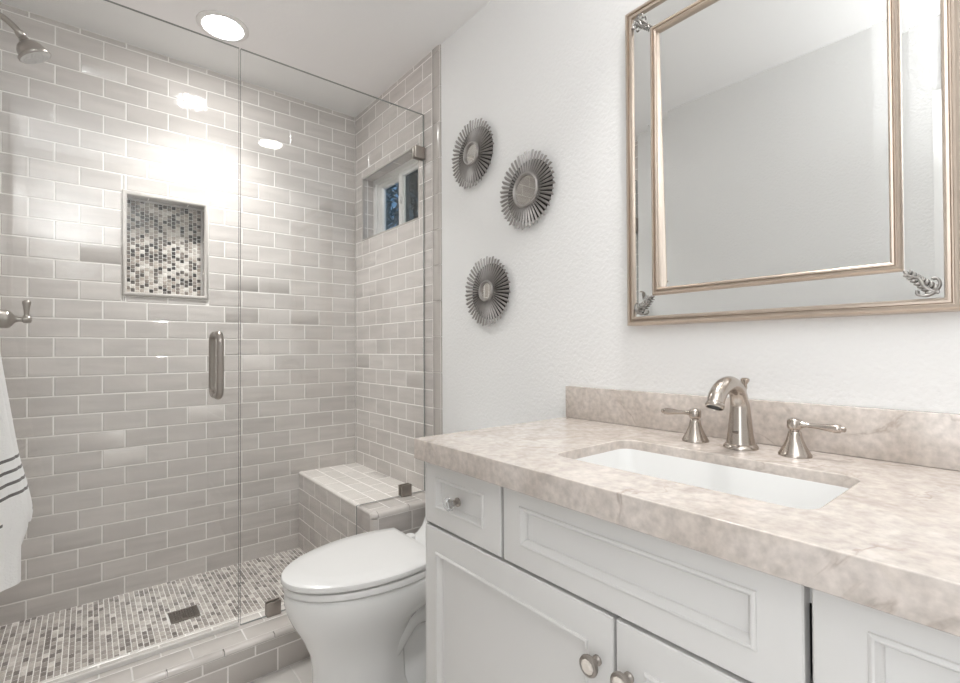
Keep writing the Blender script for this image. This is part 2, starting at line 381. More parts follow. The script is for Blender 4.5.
# shower back wall with the niche opening
NX0, NX1, NZ0, NZ1 = -1.083, -0.750, 1.327, 1.790
NI = 0.018
m = MB(); hole = (NX0, NX1, NZ0, NZ1)
O = Vector((0, 0.008, 0))
m.tiles(O, -X, Z, -Y, (0, -LW, SF - 0.01, CE), lambda i: 0.0576 + (0 if (-i - 1) % 2 == 0 else HALF), vref=R0, holes=[(-NX1, -NX0, NZ0, NZ1)])
for p in cut((LW - 0.12, 0.15, FL - 0.1, CE), hole): m.box(p[0], p[1], 0.008, 0.14, p[2], p[3], mi=1)
wall_back = struct('wall_back', m, [M['tile'], M['grout']])
m = MB(); a0, a1, b0, b1 = NX0 + NI, NX1 - NI, NZ0 + NI, NZ1 - NI; D = 0.088
for r in ((NX0, NX0 + 0.011, NZ0, NZ1), (NX1 - 0.011, NX1, NZ0, NZ1)):       # jamb tiles
    m.tiles((r[0] if r[0] == NX0 else r[1], 0, 0), Y, Z, X if r[0] == NX0 else -X, (0.004, D, NZ0, NZ1), lambda i: 0.2, vref=R0 - 0.02, t=0.011, pv=0.155)
m.tiles((0, 0, NZ0), X, Y, Z, (NX0, NX1, 0.004, D), lambda i: NX0 + 0.06, vref=-0.2, pv=0.5, t=0.011)
m.tiles((0, 0, NZ1), X, Y, -Z, (NX0, NX1, 0.004, D), lambda i: NX0 + 0.10, vref=-0.2, pv=0.5, t=0.011)
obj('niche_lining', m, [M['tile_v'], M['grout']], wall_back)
m = MB(); nc, nr = 17, 24; pw, ph = (a1 - a0) / nc, (b1 - b0) / nr
for c in range(nc):
    off = (c % 2) * ph / 2
    for k in range(-1, nr):
        z0, z1 = max(b0, b0 + k * ph + off), min(b1, b0 + (k + 1) * ph + off)
        if z1 - z0 > 0.004: m.tile(Vector((0, 0.094, 0)), X, Z, -Y, (a0 + c * pw, a0 + (c + 1) * pw, z0, z1), t=0.006, bev=0.001, gap=0.0022, jit=0.0005)
m.add([(a0, 0.0895, b0), (a1, 0.0895, b0), (a1, 0.0895, b1), (a0, 0.0895, b1)], [(0, 1, 2, 3)], 0.5, 1)
m.box(NX0, NX1, 0.094, 0.13, NZ0, NZ1, mi=1)
obj('niche_mosaic', m, [M['mosaic'], M['grout']], wall_back)
def pencil(w, k=1.0): return [(0, -0.008), (0, 0.002 * k), (w * 0.15, 0.006 * k), (w * 0.5, 0.008 * k), (w * 0.85, 0.006 * k), (w, 0.002 * k), (w, -0.012)]
m = MB(); m.frame((0, 0, 0), X, Z, -Y, (NX0, NX1, NZ0, NZ1), pencil(NI), fill_last=False)
obj('niche_trim', m, M['tile_v'], wall_back, smooth=50)

# vanity-side wall: painted part, tiled part with the window opening
WY0, WY1, WZ0, WZ1 = -0.690, -0.087, 1.697, 2.055
m = MB(); m.box(PW, 0.15, YB - 0.1, YT + 0.006, FL - 0.1, CE)
for p in cut((YT + 0.006, 0.0, FL - 0.1, CE), (WY0, WY1, WZ0, WZ1)): m.box(PW, 0.15, p[0], p[1], p[2], p[3])
wall_right = struct('wall_right', m, M['paint'])
m = MB()
m.tiles((0.008, 0, 0), -Y, Z, -X, (0, 0.800, SF - 0.01, CE), lambda i: (0.0981 if (-i - 1) % 2 == 0 else 0.0203), vref=R0,
        holes=[(-WY1, -WY0, WZ0, WZ1)])
wj = lambda i: 0.5
for yy, dr in ((WY1, -Y), (WY0, Y)):
    m.tiles(Vector((0, yy, 0)) - dr * 0.004, X, Z, dr, (0.004, 0.072, WZ0, WZ1), wj, vref=R0, t=0.008)
m.tiles((0, 0, WZ1 + 0.004), Y, X, -Z, (WY0, WY1, 0.004, 0.072), lambda i: -0.10, vref=-0.2, pv=0.5, t=0.008)
m.tiles((0, 0, WZ0 - 0.004), Y, X, Z, (WY0, WY1, 0.004, 0.072), lambda i: -0.10, vref=-0.2, pv=0.5, t=0.008)
obj('tile_surround', m, [M['tile'], M['grout']], wall_right)
m = MB(); m.frame((0, 0, 0), Y, Z, -X, (WY0, WY1, WZ0, WZ1), pencil(0.009, 0.2), fill_last=False)
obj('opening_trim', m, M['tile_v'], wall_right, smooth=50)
m = MB(); z = SF
prof = [(-0.802, 0.008), (-0.802, 0.001), (-0.804, -0.001), (-0.842, -0.001), (-0.854, 0.001), (-0.861, 0.006), (YT, 0.012)]
zs = [0.03]
while zs[-1] < CE: zs.append(zs[-1] + 0.1588)
zs[-1] = CE
for q0, q1 in zip(zs, zs[1:]):
    if q1 - q0 < 0.01: continue
    m.loft([[(x, y, zz) for y, x in prof] for zz in (q0 + 0.0018, q1 - 0.0018)])
m.add([(0.0025, -0.800, 0.03), (0.0025, -0.859, 0.03), (0.0025, -0.859, CE), (0.0025, -0.800, CE)], [(0, 1, 2, 3)], 0.5, 1)
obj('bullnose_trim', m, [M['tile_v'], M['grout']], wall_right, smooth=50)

# opposite wall with the doorway the photograph is taken from, tiled inside the shower
DY0, DY1, DZ = -3.15, -2.42, 2.05
m = MB()
for p in cut((YB - 0.1, 0.14, FL - 0.1, CE), (DY0, DY1, -1, DZ)): m.box(LW - 0.12, LW - (0.008 if p[1] > 0 else 0), p[0], p[1], p[2], p[3])
wall_left = struct('wall_left', m, M['paint'])
m = MB(); m.tiles((LW - 0.008, 0, 0), Y, Z, X, (-0.85, 0, SF - 0.01, CE), lambda i: 0.05 + (0 if i % 2 else HALF), vref=R0)
obj('tile_surround', m, [M['tile'], M['grout']], wall_left)
m = MB(); m.box(LW - 0.12, 0.15, YB - 0.12, YB, FL - 0.1, CE); struct('wall_front', m, M['paint'])
m = MB(); w = 0.075
for r in ((DY1, DY1 + w, FL, DZ + w), (DY0 - w, DY0, FL, DZ + w), (DY0, DY1, DZ, DZ + w)): m.bbox(LW, LW + 0.016, r[0], r[1], r[2], r[3], 0.004)
for r in ((DY1 - 0.015, DY1, FL, DZ), (DY0, DY0 + 0.015, FL, DZ), (DY0, DY1, DZ - 0.015, DZ)): m.box(LW - 0.12, LW + 0.002, r[0], r[1], r[2], r[3])
struct('door_1', m, M['trimw'])
# hallway beyond the doorway
m = MB(); hx = -3.1
m.box(hx - 0.1, hx, -4.2, -1.3, FL - 0.1, CE); m.box(hx, LW - 0.12, -4.2, -4.1, FL - 0.1, CE); m.box(hx, LW - 0.12, -1.4, -1.3, FL - 0.1, CE)
struct('wall_hallway', m, M['paint'])
m = MB(); m.box(hx, LW - 0.12, -4.1, -1.4, CE, CE + 0.1); struct('ceiling_hallway', m, M['ceil'])
m = MB(); m.box(hx, LW - 0.12, -4.1, -1.4, FL - 0.1, FL); struct('floor_hallway', m, M['floor_tile'])

# shower floor mosaic and drain
CI = -0.665
m = MB(); m.box(LW, 0, CI, 0.0, FL, SF - 0.008, mi=1)
DR = (-0.944, -0.846, -0.405, -0.307)
px_, L_ = 0.0172, 0.0300
m.tiles((0, 0, SF - 0.006), Y, X, Z, (CI, 0, LW, 0), lambda i: -0.006 + (0.5 * (i % 2) + 0.05 * ((i * 7) % 3)) * L_, vref=LW, pv=px_, L=L_, gap=0.0027, bev=0.0012, t=0.006, depth=0.0012, jit=0.0002,
        holes=[(DR[2] - 0.004, DR[3] + 0.004, DR[0] - 0.004, DR[1] + 0.004)])
struct('floor_shower', m, [M['pebble'], M['grout']])
t = thing('floor_drain', 'small square dark metal drain grate set in the shower floor mosaic', 'drain', ((DR[0] + DR[1]) / 2, (DR[2] + DR[3]) / 2, SF - 0.006))
m = MB(); m.frame((0, 0, SF - 0.006), X, Y, Z, DR, [(0, -0.001), (0, 0.006), (0.001, 0.007), (0.010, 0.007), (0.011, 0.005), (0.011, 0.0)], fill_last=True)
obj('drain_frame', m, M['steel'], t)
m = MB()
for i in range(9):
    x = DR[0] + 0.013 + i * 0.009
    m.box(x - 0.0024, x + 0.0024, DR[2] + 0.010, DR[3] - 0.010, SF - 0.006, SF)
for i in range(4):
    y = DR[2] + 0.022 + i * 0.018
    m.box(DR[0] + 0.010, DR[1] - 0.010, y - 0.002, y + 0.002, SF - 0.006, SF - 0.0005)
obj('drain_grate', m, M['steel'], t)

# curb
YC = -0.862
m = MB(); m.box(LW, 0.0, YC + 0.008, CI - 0.008, FL, CURB - 0.008, mi=1)
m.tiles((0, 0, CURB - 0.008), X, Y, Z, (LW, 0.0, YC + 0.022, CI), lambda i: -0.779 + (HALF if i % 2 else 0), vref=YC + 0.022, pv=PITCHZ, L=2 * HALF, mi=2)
m.tiles((0, YC + 0.008, 0), X, Z, -Y, (LW, 0.0, FL, 0.0595), lambda i: -0.686, vref=0.0595 - PITCHZ, pv=PITCHZ)
m.tiles((0, YC + 0.008, 0), X, Z, -Y, (LW, 0.0, 0.0595, CURB - 0.017), lambda i: -0.758, vref=0.0595, pv=PITCHZ)
m.tiles((0, CI - 0.008, 0), X, Z, Y, (LW, 0.0, SF - 0.01, CURB - 0.002), lambda i: -0.02, vref=0.032, pv=PITCHZ)
prof = [(YC + 0.0205, CURB - 0.008), (YC + 0.0205, CURB), (YC + 0.010, CURB), (YC + 0.004, CURB - 0.002), (YC + 0.0005, CURB - 0.006), (YC - 0.001, CURB - 0.0145), (YC + 0.008, CURB - 0.0155)]
x = -0.0745; k = 0
while x > LW:
    x1 = max(LW, x - 2 * HALF)
    if x - x1 > 0.01: m.loft([[(xx, y, z) for y, z in prof] for xx in (x - 0.0018, x1 + 0.0018)], mi=2)
    x = x1
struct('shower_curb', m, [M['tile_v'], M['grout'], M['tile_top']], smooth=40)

# ------------------------------------------------------------------ shower bench
BX, BY, BT, RB = -0.325, -0.858, 0.437, 0.024
bench = thing('shower_bench', 'built-in grey tiled corner bench in the shower with lighter tiled top', 'bench', (BX / 2, BY / 2, SF))
m = MB(); m.box(BX + 0.008, -0.0005, BY + RB, -0.0005, SF, BT - 0.012, mi=1); m.box(BX + RB, -0.0005, BY + 0.008, BY + RB, SF, BT - 0.012, mi=1)
rr = BT - 0.0005
m.tiles((BX + 0.008, 0, 0), -Y, Z, -X, (0.0005, -BY - RB, SF, BT - 0.006), lambda i: 0.0 + (0.0778 if i % 2 else 0.0), vref=BT - 0.006, pv=PITCHZ)
m.tiles((0, BY + 0.008, 0), X, Z, -Y, (BX + RB, -0.001, CURB, BT - 0.022), lambda i: BX + RB + (0.0 if i % 2 else 0.055), vref=BT - 0.022, pv=PITCHZ)
obj('bench_side', m, [M['tile'], M['grout']], bench)
m = MB()
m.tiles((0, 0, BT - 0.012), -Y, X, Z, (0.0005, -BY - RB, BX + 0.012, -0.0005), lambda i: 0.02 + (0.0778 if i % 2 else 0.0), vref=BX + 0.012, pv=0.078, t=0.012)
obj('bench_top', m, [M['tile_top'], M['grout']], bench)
m = MB()
# rounded nosing along the front edge, over the outer end, and the vertical corner
pr = [(BX + 0.012, BT - 0.012), (BX + 0.012, BT), (BX + 0.008, BT - 0.0005), (BX + 0.002, BT - 0.003), (BX - 0.001, BT - 0.009), (BX, BT - 0.012)]
y = -0.001
while y > BY + RB + 0.005:
    y1 = max(BY + RB, y - 2 * HALF); m.loft([[(x, yy, z) for x, z in pr] for yy in (y - 0.0015, y1 + 0.0015)]); y = y1
pr = [(BY + RB - 0.001, BT - 0.012), (BY + RB - 0.001, BT), (BY + 0.012, BT), (BY + 0.005, BT - 0.003), (BY + 0.001, BT - 0.008), (BY, BT - 0.014), (BY, BT - 0.021), (BY + 0.012, BT - 0.021)]
x = -0.001
while x > BX + RB + 0.01:
    x1 = x - 2 * HALF
    if x1 < BX + RB + 0.03: x1 = BX + RB
    m.loft([[(xx, yv, z) for yv, z in pr] for xx in (x - 0.0015, x1 + 0.0015)]); x = x1
cor = []
for d, z in ((RB, BT), (0.012, BT), (0.005, BT - 0.003), (0.001, BT - 0.008), (0.0, BT - 0.014), (0.0, BT - 0.021)):
    ring = [(BX + (RB - 0.0015), BY + (RB - 0.0015), z)] if 0 else []
    rad = RB - d
    ring = [(BX + (RB - 0.0015) + 0.0 - rad * math.sin(a), BY + (RB - 0.0015) - rad * math.cos(a), z) for a in [PI / 2 * i / 8 for i in range(9)]] + [(BX + (RB - 0.0015), BY + (RB - 0.0015), z)]
    cor.append(ring)
m.loft(cor)
zz = BT - 0.0235
while zz > CURB + 0.01:
    z1 = max(CURB, zz - PITCHZ)
    rings = [[(BX + (RB - 0.0015) - RB * math.sin(a), BY + (RB - 0.0015) - RB * math.cos(a), q) for a in [PI / 2 * i / 8 for i in range(9)]] + [(BX + (RB - 0.0015), BY + (RB - 0.0015), q)] for q in (zz - 0.0015, z1 + 0.0015)]
    m.loft(rings); zz = z1
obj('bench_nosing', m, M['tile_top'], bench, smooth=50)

# ------------------------------------------------------------------ shower glass
GY, GT, GH = -0.732, 0.010, 2.168
JX = -0.776
def glass_sheet(name, outline, parent):
    vs, fs = plate(outline, [], GT)
    m = MB(); m.v = [(v.x, GY + v.z, v.y) for v in vs]; m.f = fs; m.tone = [0.5] * len(fs)
    for f in fs:
        ys = [m.v[i][1] for i in f]; m.mi.append(1 if max(ys) - min(ys) > GT * 0.5 else 0)
    return obj(name, m, [M['glass'], M['edge']], parent, smooth=0)
def clamp(parent, cx, cz, w=0.05, h=0.05):
    m = MB()
    for s in (-1, 1): m.bbox(cx - w / 2, cx + w / 2, GY + s * (GT / 2), GY + s * (GT / 2 + 0.011), cz - h / 2, cz + h / 2, 0.0025)
    return obj('clamp', m, M['nickel_d'], parent)
scr = thing('shower_screen', 'fixed clear glass shower panel notched over the tiled bench', 'glass panel', (-0.4, GY, CURB))
glass_sheet('glass_pane', [(JX, CURB + 0.001), (-0.335, CURB + 0.001), (-0.335, BT + 0.004), (-0.003, BT + 0.004), (-0.003, GH), (JX, GH)], scr)
clamp(scr, -0.028, 1.985, 0.052, 0.055); clamp(scr, -0.105, BT + 0.026, 0.052, 0.05); clamp(scr, -0.665, CURB + 0.0255, 0.05, 0.05)
dr = thing('shower_door', 'frameless clear glass shower door with a long nickel pull handle', 'shower door', (-1.14, GY, CURB))
glass_sheet('glass_pane', [(-1.500, CURB + 0.012), (JX - 0.005, CURB + 0.012), (JX - 0.005, GH), (-1.500, GH)], dr)
m = MB(); m.box(-1.498, JX - 0.006, GY - 0.006, GY + 0.006, CURB + 0.001, CURB + 0.013)
obj('bottom_seal', m, M['seal'], dr)
h = thing('pull_handle', '', '', (0, 0, 0)); COL.objects.unlink(h); bpy.data.objects.remove(h)
m = MB(); hxx, hz0, hz1 = -0.853, 0.930, 1.142
for s in (-1, 1):
    yo = GY + s * 0.066; r = 0.03
    path = [(hxx, GY + s * GT / 2, hz0)] + [(hxx, yo - s * r + s * r * math.sin(a), hz0 + r - r * math.cos(a)) for a in [PI / 2 * i / 6 for i in range(7)]] + \
           [(hxx, yo - s * r + s * r * math.cos(a), hz1 - r + r * math.sin(a)) for a in [PI / 2 * i / 6 for i in range(7)]] + [(hxx, GY + s * GT / 2, hz1)]
    m.tube(path, 0.0112, 16)
obj('pull_handle', m, M['nickel_d'], dr, smooth=60)
for zc in (0.42, 1.88):
    m = MB()
    for s in (-1, 1): m.bbox(-1.519, -1.455, GY + s * GT / 2, GY + s * (GT / 2 + 0.014), zc - 0.045, zc + 0.045, 0.003)
    obj('hinge', m, M['nickel_d'], dr)

# ------------------------------------------------------------------ shower head and valve
sy = -0.365
t = thing('showerhead', 'brushed nickel bell shower head on a curved arm high on the tile', 'shower head', (LW, sy, 2.23))
m = MB(); m.tube(spline([(LW, sy, 2.215), (-1.47, sy, 2.214), (-1.425, sy, 2.203), (-1.392, sy, 2.180), (-1.376, sy, 2.160)], 6), 0.0098, 16)
m.lathe([(0.0, 0), (0.03, 0.0), (0.03, 0.004), (0.022, 0.010), (0.0105, 0.014)], (LW, sy, 2.215), X)
obj('arm', m, M['nickel_d'], t, smooth=60)
ax = Vector((0.50, 0.02, -0.86)).normalized(); p0 = Vector((-1.379, sy, 2.166))
m = MB(); m.lathe([(0.0, 0), (0.0135, 0.0), (0.0135, 0.014), (0.010, 0.017), (0.0135, 0.021), (0.0145, 0.026), (0.011, 0.029), (0.017, 0.031), (0.030, 0.039), (0.038, 0.052), (0.041, 0.064), (0.043, 0.071), (0.0475, 0.074), (0.0475, 0.080), (0.045, 0.083), (0.044, 0.081)], p0, ax, 36)
obj('bell', m, M['nickel_d'], t, smooth=50)
m = MB(); m.lathe([(0.0, 0.0815), (0.0445, 0.0815), (0.0435, 0.0835), (0.0, 0.085)], p0, ax, 36)
u = ax.cross(Y).normalized(); w = ax.cross(u)
for r_, k_ in ((0.010, 6), (0.022, 12), (0.034, 20)):
    for k in range(k_):
        a = 2 * PI * k / k_; m.lathe([(0.0017, 0.083), (0.0014, 0.088), (0, 0.0885)], p0 + u * r_ * math.cos(a) + w * r_ * math.sin(a), ax, 6)
obj('spray_face', m, M['nozzle'], t, smooth=40)
t = thing('shower_valve', 'brushed nickel shower valve with a small upright lever', 'shower valve', (LW, sy, 1.198))
m = MB(); m.lathe([(0, 0), (0.085, 0), (0.085, 0.004), (0.075, 0.010), (0.036, 0.014), (0.033, 0.02)], (LW, sy, 1.198), X, 40); obj('escutcheon', m, M['nickel_d'], t, smooth=50)
m = MB(); m.lathe([(0.0, 0.014), (0.033, 0.014), (0.033, 0.074), (0.0355, 0.078), (0.0355, 0.086), (0.031, 0.091), (0.031, 0.116), (0.029, 0.121), (0.020, 0.129), (0.011, 0.136), (0.0085, 0.142), (0.0085, 0.153), (0.012, 0.155), (0.013, 0.164), (0.012, 0.172), (0.006, 0.176), (0, 0.177)], (LW, sy, 1.194), X, 32)
obj('valve_body', m, M['nickel_d'], t, smooth=50)
m = MB(); m.lathe([(0.0, 0.0), (0.009, 0.004), (0.0065, 0.014), (0.0085, 0.036), (0.0115, 0.052), (0.011, 0.058), (0.005, 0.061), (0, 0.062)], (LW + 0.163, sy, 1.198), Z, 20)
obj('lever', m, M['nickel_d'], t, smooth=60)

# ------------------------------------------------------------------ towel on a hook by the shower
ty = -0.93
hk = thing('towel_hook', 'nickel towel hook on the wall beside the shower door', 'hook', (LW, ty, 1.42))
m = MB(); m.lathe([(0, 0), (0.024, 0), (0.024, 0.006), (0.012, 0.010), (0, 0.0105)], (LW, ty, 1.42), X)
m.tube(spline([(LW + 0.008, ty, 1.42), (LW + 0.045, ty, 1.415), (LW + 0.07, ty, 1.425), (LW + 0.078, ty, 1.45)], 6), [0.006] * 18 + [0.008], 12)
obj('hook_body', m, M['nickel_d'], hk, smooth=60)
def right(z):
    K = [(1.43, -1.445), (1.30, -1.405), (1.09, -1.364), (0.89, -1.337), (0.82, -1.327), (0.75, -1.312), (0.69, -1.302), (0.65, -1.306), (0.61, -1.318), (0.47, -1.3185), (0.40, -1.3185)]
    for (z0, x0), (z1, x1) in zip(K, K[1:]):
        if z <= z0 and z >= z1: return x0 + (x1 - x0) * (z0 - z) / (z0 - z1)
    return K[-1][1] if z < 0.5 else K[0][1]
m = MB(); uv = []
def layer(z_top, z_bot, inset, ph, hem, th=0.006):
    n, k = 72, 40; rings = []
    for sgn in (0, 1):
        for i in range(k + 1):
            q = i / k if sgn == 0 else 1 - i / k; ring = []
            for j in range(n):
                a = 2 * PI * j / n
                f = 1 + 0.10 * q ** 0.5 * math.cos(5 * a + ph + 0.7 * q) + 0.05 * q * math.cos(9 * a + 2 * ph) - (th / 0.1 if sgn else 0)
                z = z_top + (z_bot - z_top) * q
                z -= hem * q * (1 - math.cos(a)) * 0.5
                xr = right(z) - inset; xl = -1.512 + inset; cx, rx = (xr + xl) / 2, (xr - xl) / 2 / 1.06
                ry = 0.02 + 0.075 * min(1, max(0, (1.43 - z) / 0.6)) - inset
                x = min(max(cx + rx * f * math.cos(a), xl), xr); y = ty + ry * f * math.sin(a)
                ring.append((x, y, z)); uv.append((a / 6.3, z + 0.42 * rx * (1 - math.cos(a))))
            rings.append(ring)
    m.loft(rings, True, False)
layer(1.43, 0.665, 0.0, 0.4, 0.07); layer(1.38, 0.525, 0.003, 1.7, 0.05)
tw = obj('hand_towel', m, M['towel'], smooth=60, uv=uv)
tag(tw, 'white terry towel with thin dark grey stripes hanging beside the shower glass', 'towel')

# ------------------------------------------------------------------ window
m = MB(); wx = 0.072
m.frame((wx, 0, 0), Y, Z, -X, (WY0, WY1, WZ0, WZ1), [(0, -0.05), (0, 0.0), (0.002, 0.002), (0.030, 0.002), (0.034, -0.002), (0.034, -0.012), (0.042, -0.014), (0.042, -0.05)], fill_last=False)
win = struct('window_1', m, M['vinyl'])
ym = (WY0 + WY1) / 2
for nm, y0, y1, dx in (('sash', ym - 0.022, WY1 - 0.040, 0.018), ('sash', WY0 + 0.040, ym + 0.022, 0.006)):
    m = MB(); m.frame((wx + dx, 0, 0), Y, Z, -X, (y0, y1, WZ0 + 0.010, WZ1 - 0.022), [(0, -0.024), (0, 0.0), (0.003, 0.002), (0.030, 0.002), (0.038, -0.004), (0.040, -0.008), (0.040, -0.02)] if dx > .01 else [(0, -0.02), (0, 0), (0.003, 0.002), (0.028, 0.002), (0.034, -0.004), (0.034, -0.02)], fill_last=False)
    sa = obj('sash', m, M['vinyl'], win)
    if dx < .01:
        m = MB(); m.box(wx + dx + 0.016, wx + dx + 0.0165, y0 + 0.03, y1 - 0.03, WZ0 + 0.035, WZ1 - 0.05); obj('insect_screen', m, M['screen'], sa, smooth=0)
    m = MB(); m.box(wx + dx + 0.010, wx + dx + 0.013, y0 + 0.03, y1 - 0.03, WZ0 + 0.035, WZ1 - 0.05); obj('pane', m, M['pane'], sa, smooth=0)
m = MB(); m.bbox(wx - 0.006, wx + 0.012, ym - 0.008, ym + 0.008, 1.855, 1.895, 0.003); obj('latch', m, M['vinyl'], win)
# leafy tree outside
m = MB(); random.seed(3)
for i in range(1900):
    x_ = 0.7 + random.random() * 1.0
    c = Vector((x_, -0.35 + (x_ - 0.09) * 1.7 + random.uniform(-0.8, 0.8), 1.9 + (x_ - 0.7) * 0.5 + random.uniform(-0.5, 0.75)))
    d = Vector((random.gauss(0, 1), random.gauss(0, 1), random.gauss(0, 1))).normalized(); e = d.cross(Vector((random.random(), random.random(), 1))).normalized()
    L, wd_ = 0.035 + 0.03 * random.random(), 0.013
    nn = d.cross(e)
    m.add([c - d * L, c + e * wd_ + nn * 0.006, c + d * L, c - e * wd_ + nn * 0.006], [(0, 1, 2, 3)])
tr = thing('tree', 'dark leafy tree seen through the small shower window', 'tree', (1.3, 1.2, 0.0))
obj('foliage', m, M['leaf'], tr, smooth=0, recalc=False)
m = MB(); m.tube([(1.3, 1.2, 0.0), (1.32, 1.22, 0.8), (1.28, 1.18, 1.6), (1.3, 1.2, 2.3)], [0.07, 0.055, 0.04, 0.015], 10); obj('trunk', m, M['bark'], tr)
m = MB(); m.box(0.15, 4.0, -2.0, 4.0, -0.15, 0.0); struct('ground', m, M['bark'])

# ------------------------------------------------------------------ ceiling lights
def can(name_label, x, y, lens, power, spread):
    t = thing('ceiling_light', name_label, 'ceiling light', (x, y, CE), 'recessed ceiling lights')
    m = MB(); m.lathe([(0.098, 0.001), (0.098, -0.003), (0.094, -0.006), (0.078, -0.008), (0.072, -0.004), (0.072, 0.0)], (x, y, CE), Z, 48, caps=False); obj('trim_ring', m, M['trimw'], t, smooth=40)
    m = MB(); m.lathe([(0.0, -0.013), (0.030, -0.0122), (0.055, -0.0095), (0.0715, -0.004)], (x, y, CE), Z, 48, caps=False)
    obj('lens', m, lens, t, smooth=0)
    l = bpy.data.lights.new('lamp', 'AREA'); l.shape = 'DISK'; l.size = 0.14; l.energy = power; l.color = (1.0, 0.99, 0.98); l.spread = math.radians(spread)
    o = bpy.data.objects.new('lamp', l); COL.objects.link(o); o.parent = t; o.location = (0, 0, -0.016)
can('round recessed light glowing in the ceiling above the shower door', -0.764, -0.385, M['lens_s'], CAN_SHOWER, 105)
can('round recessed light in the ceiling over the vanity sink', -0.276, -2.145, M['lens_v'], CAN_VANITY, 92)

# ------------------------------------------------------------------ toilet
TY = -1.172
toi = thing('toilet', 'white elongated toilet with closed lid between shower bench and vanity', 'toilet', (-0.45, TY, FL))
def egg(xt, Lf, xb, hw, z, tb=0.85, n=24, ym_=TY, sharp=1.0):
    """plan outline from the back right, round the front tip, to the back left"""
    xw = xt + Lf; r = []
    for i in range(10): s = 1 - i / 10; r.append((xw + (xb - xw) * s, ym_ - hw * (1 - (1 - tb) * s * s), z))
    for i in range(n + 1):
        t_ = PI * i / n; r.append((xw - Lf * math.sin(t_) ** sharp if 0 < i < n else xw, ym_ - hw * math.cos(t_), z))
    for i in range(1, 11): s = i / 10; r.append((xw + (xb - xw) * s, ym_ + hw * (1 - (1 - tb) * s * s), z))
    return r
m = MB()
m.loft([egg(-0.757, 0.283, -0.325, 0.174, 0.4095), egg(-0.764, 0.288, -0.322, 0.179, 0.413), egg(-0.766, 0.290, -0.322, 0.181, 0.420), egg(-0.763, 0.288, -0.322, 0.179, 0.4275), egg(-0.752, 0.28, -0.325, 0.171, 0.4325), egg(-0.70, 0.24, -0.34, 0.13, 0.4355), egg(-0.6, 0.15, -0.38, 0.06, 0.4365)])
obj('lid', m, M['seatp'], toi, smooth=40)
m = MB()
m.loft([egg(-0.752, 0.281, -0.33, 0.174, 0.385), egg(-0.758, 0.286, -0.325, 0.178, 0.388), egg(-0.760, 0.287, -0.325, 0.179, 0.397), egg(-0.757, 0.285, -0.325, 0.177, 0.4045), egg(-0.75, 0.28, -0.33, 0.172, 0.4065)])
for s in (-1, 1): m.lathe([(0, 0.386), (0.018, 0.386), (0.018, 0.42), (0.014, 0.424), (0, 0.425)], (-0.302, TY + s * 0.07, 0), Z, 18)
obj('seat', m, M['seatp'], toi, smooth=40)
m = MB()
B = [(FL, -0.690, 0.16, -0.40, 0.118, 0.80), (0.0, -0.685, 0.16, -0.40, 0.115, 0.80), (0.05, -0.676, 0.155, -0.41, 0.108, 0.72), (0.13, -0.676, 0.16, -0.41, 0.106, 0.66), (0.18, -0.684, 0.175, -0.405, 0.112, 0.66),
     (0.23, -0.705, 0.20, -0.385, 0.128, 0.64), (0.262, -0.722, 0.22, -0.34, 0.141, 0.64), (0.285, -0.735, 0.24, -0.26, 0.151, 0.70), (0.315, -0.748, 0.265, -0.14, 0.163, 0.80), (0.345, -0.756, 0.278, -0.09, 0.170, 0.9), (0.372, -0.757, 0.282, -0.09, 0.172, 0.95), (0.381, -0.754, 0.28, -0.09, 0.170, 0.95), (0.3835, -0.745, 0.27, -0.09, 0.163, 0.95)]
m.loft([egg(xt, Lf, xb, hw, z, tb) for z, xt, Lf, xb, hw, tb in B])
obj('bowl', m, M['porc'], toi, smooth=60)
m = MB(); m.loft([[(x, y, z) for x, y in rrect(-0.46, -0.14, TY - w_, TY + w_, 0.03, 6)] for z, w_ in ((FL, 0.105), (0.012, 0.100), (0.03, 0.075), (0.10, 0.062), (0.30, 0.066))])
for s in (-1, 1):
    m.tube(spline([(-0.52, TY + s * 0.045, 0.06), (-0.45, TY + s * 0.05, 0.15), (-0.37, TY + s * 0.052, 0.225), (-0.28, TY + s * 0.052, 0.20), (-0.235, TY + s * 0.05, 0.10), (-0.225, TY + s * 0.05, 0.035)], 8), 0.045, 18)
obj('trapway', m, M['porc'], toi, smooth=70)
# tank: sweeps up out of the bowl deck
m = MB()
def tk(z, xf, hw, r=0.04, xb=-0.012): return [(x, y, z) for x, y in rrect(xf, xb, TY - hw, TY + hw, r, 6)]
m.loft([tk(0.30, -0.26, 0.145), tk(0.355, -0.29, 0.150), tk(0.383, -0.272, 0.152), tk(0.395, -0.238, 0.154), tk(0.415, -0.212, 0.160), tk(0.445, -0.192, 0.168), tk(0.50, -0.180, 0.176), tk(0.60, -0.174, 0.182), tk(0.70, -0.172, 0.186)])
obj('tank', m, M['porc'], toi, smooth=60)
m = MB(); m.loft([tk(0.701, -0.177, 0.191), tk(0.706, -0.182, 0.196), tk(0.728, -0.182, 0.196), tk(0.737, -0.175, 0.189), tk(0.741, -0.16, 0.17)]); obj('tank_lid', m, M['porc'], toi, smooth=40)

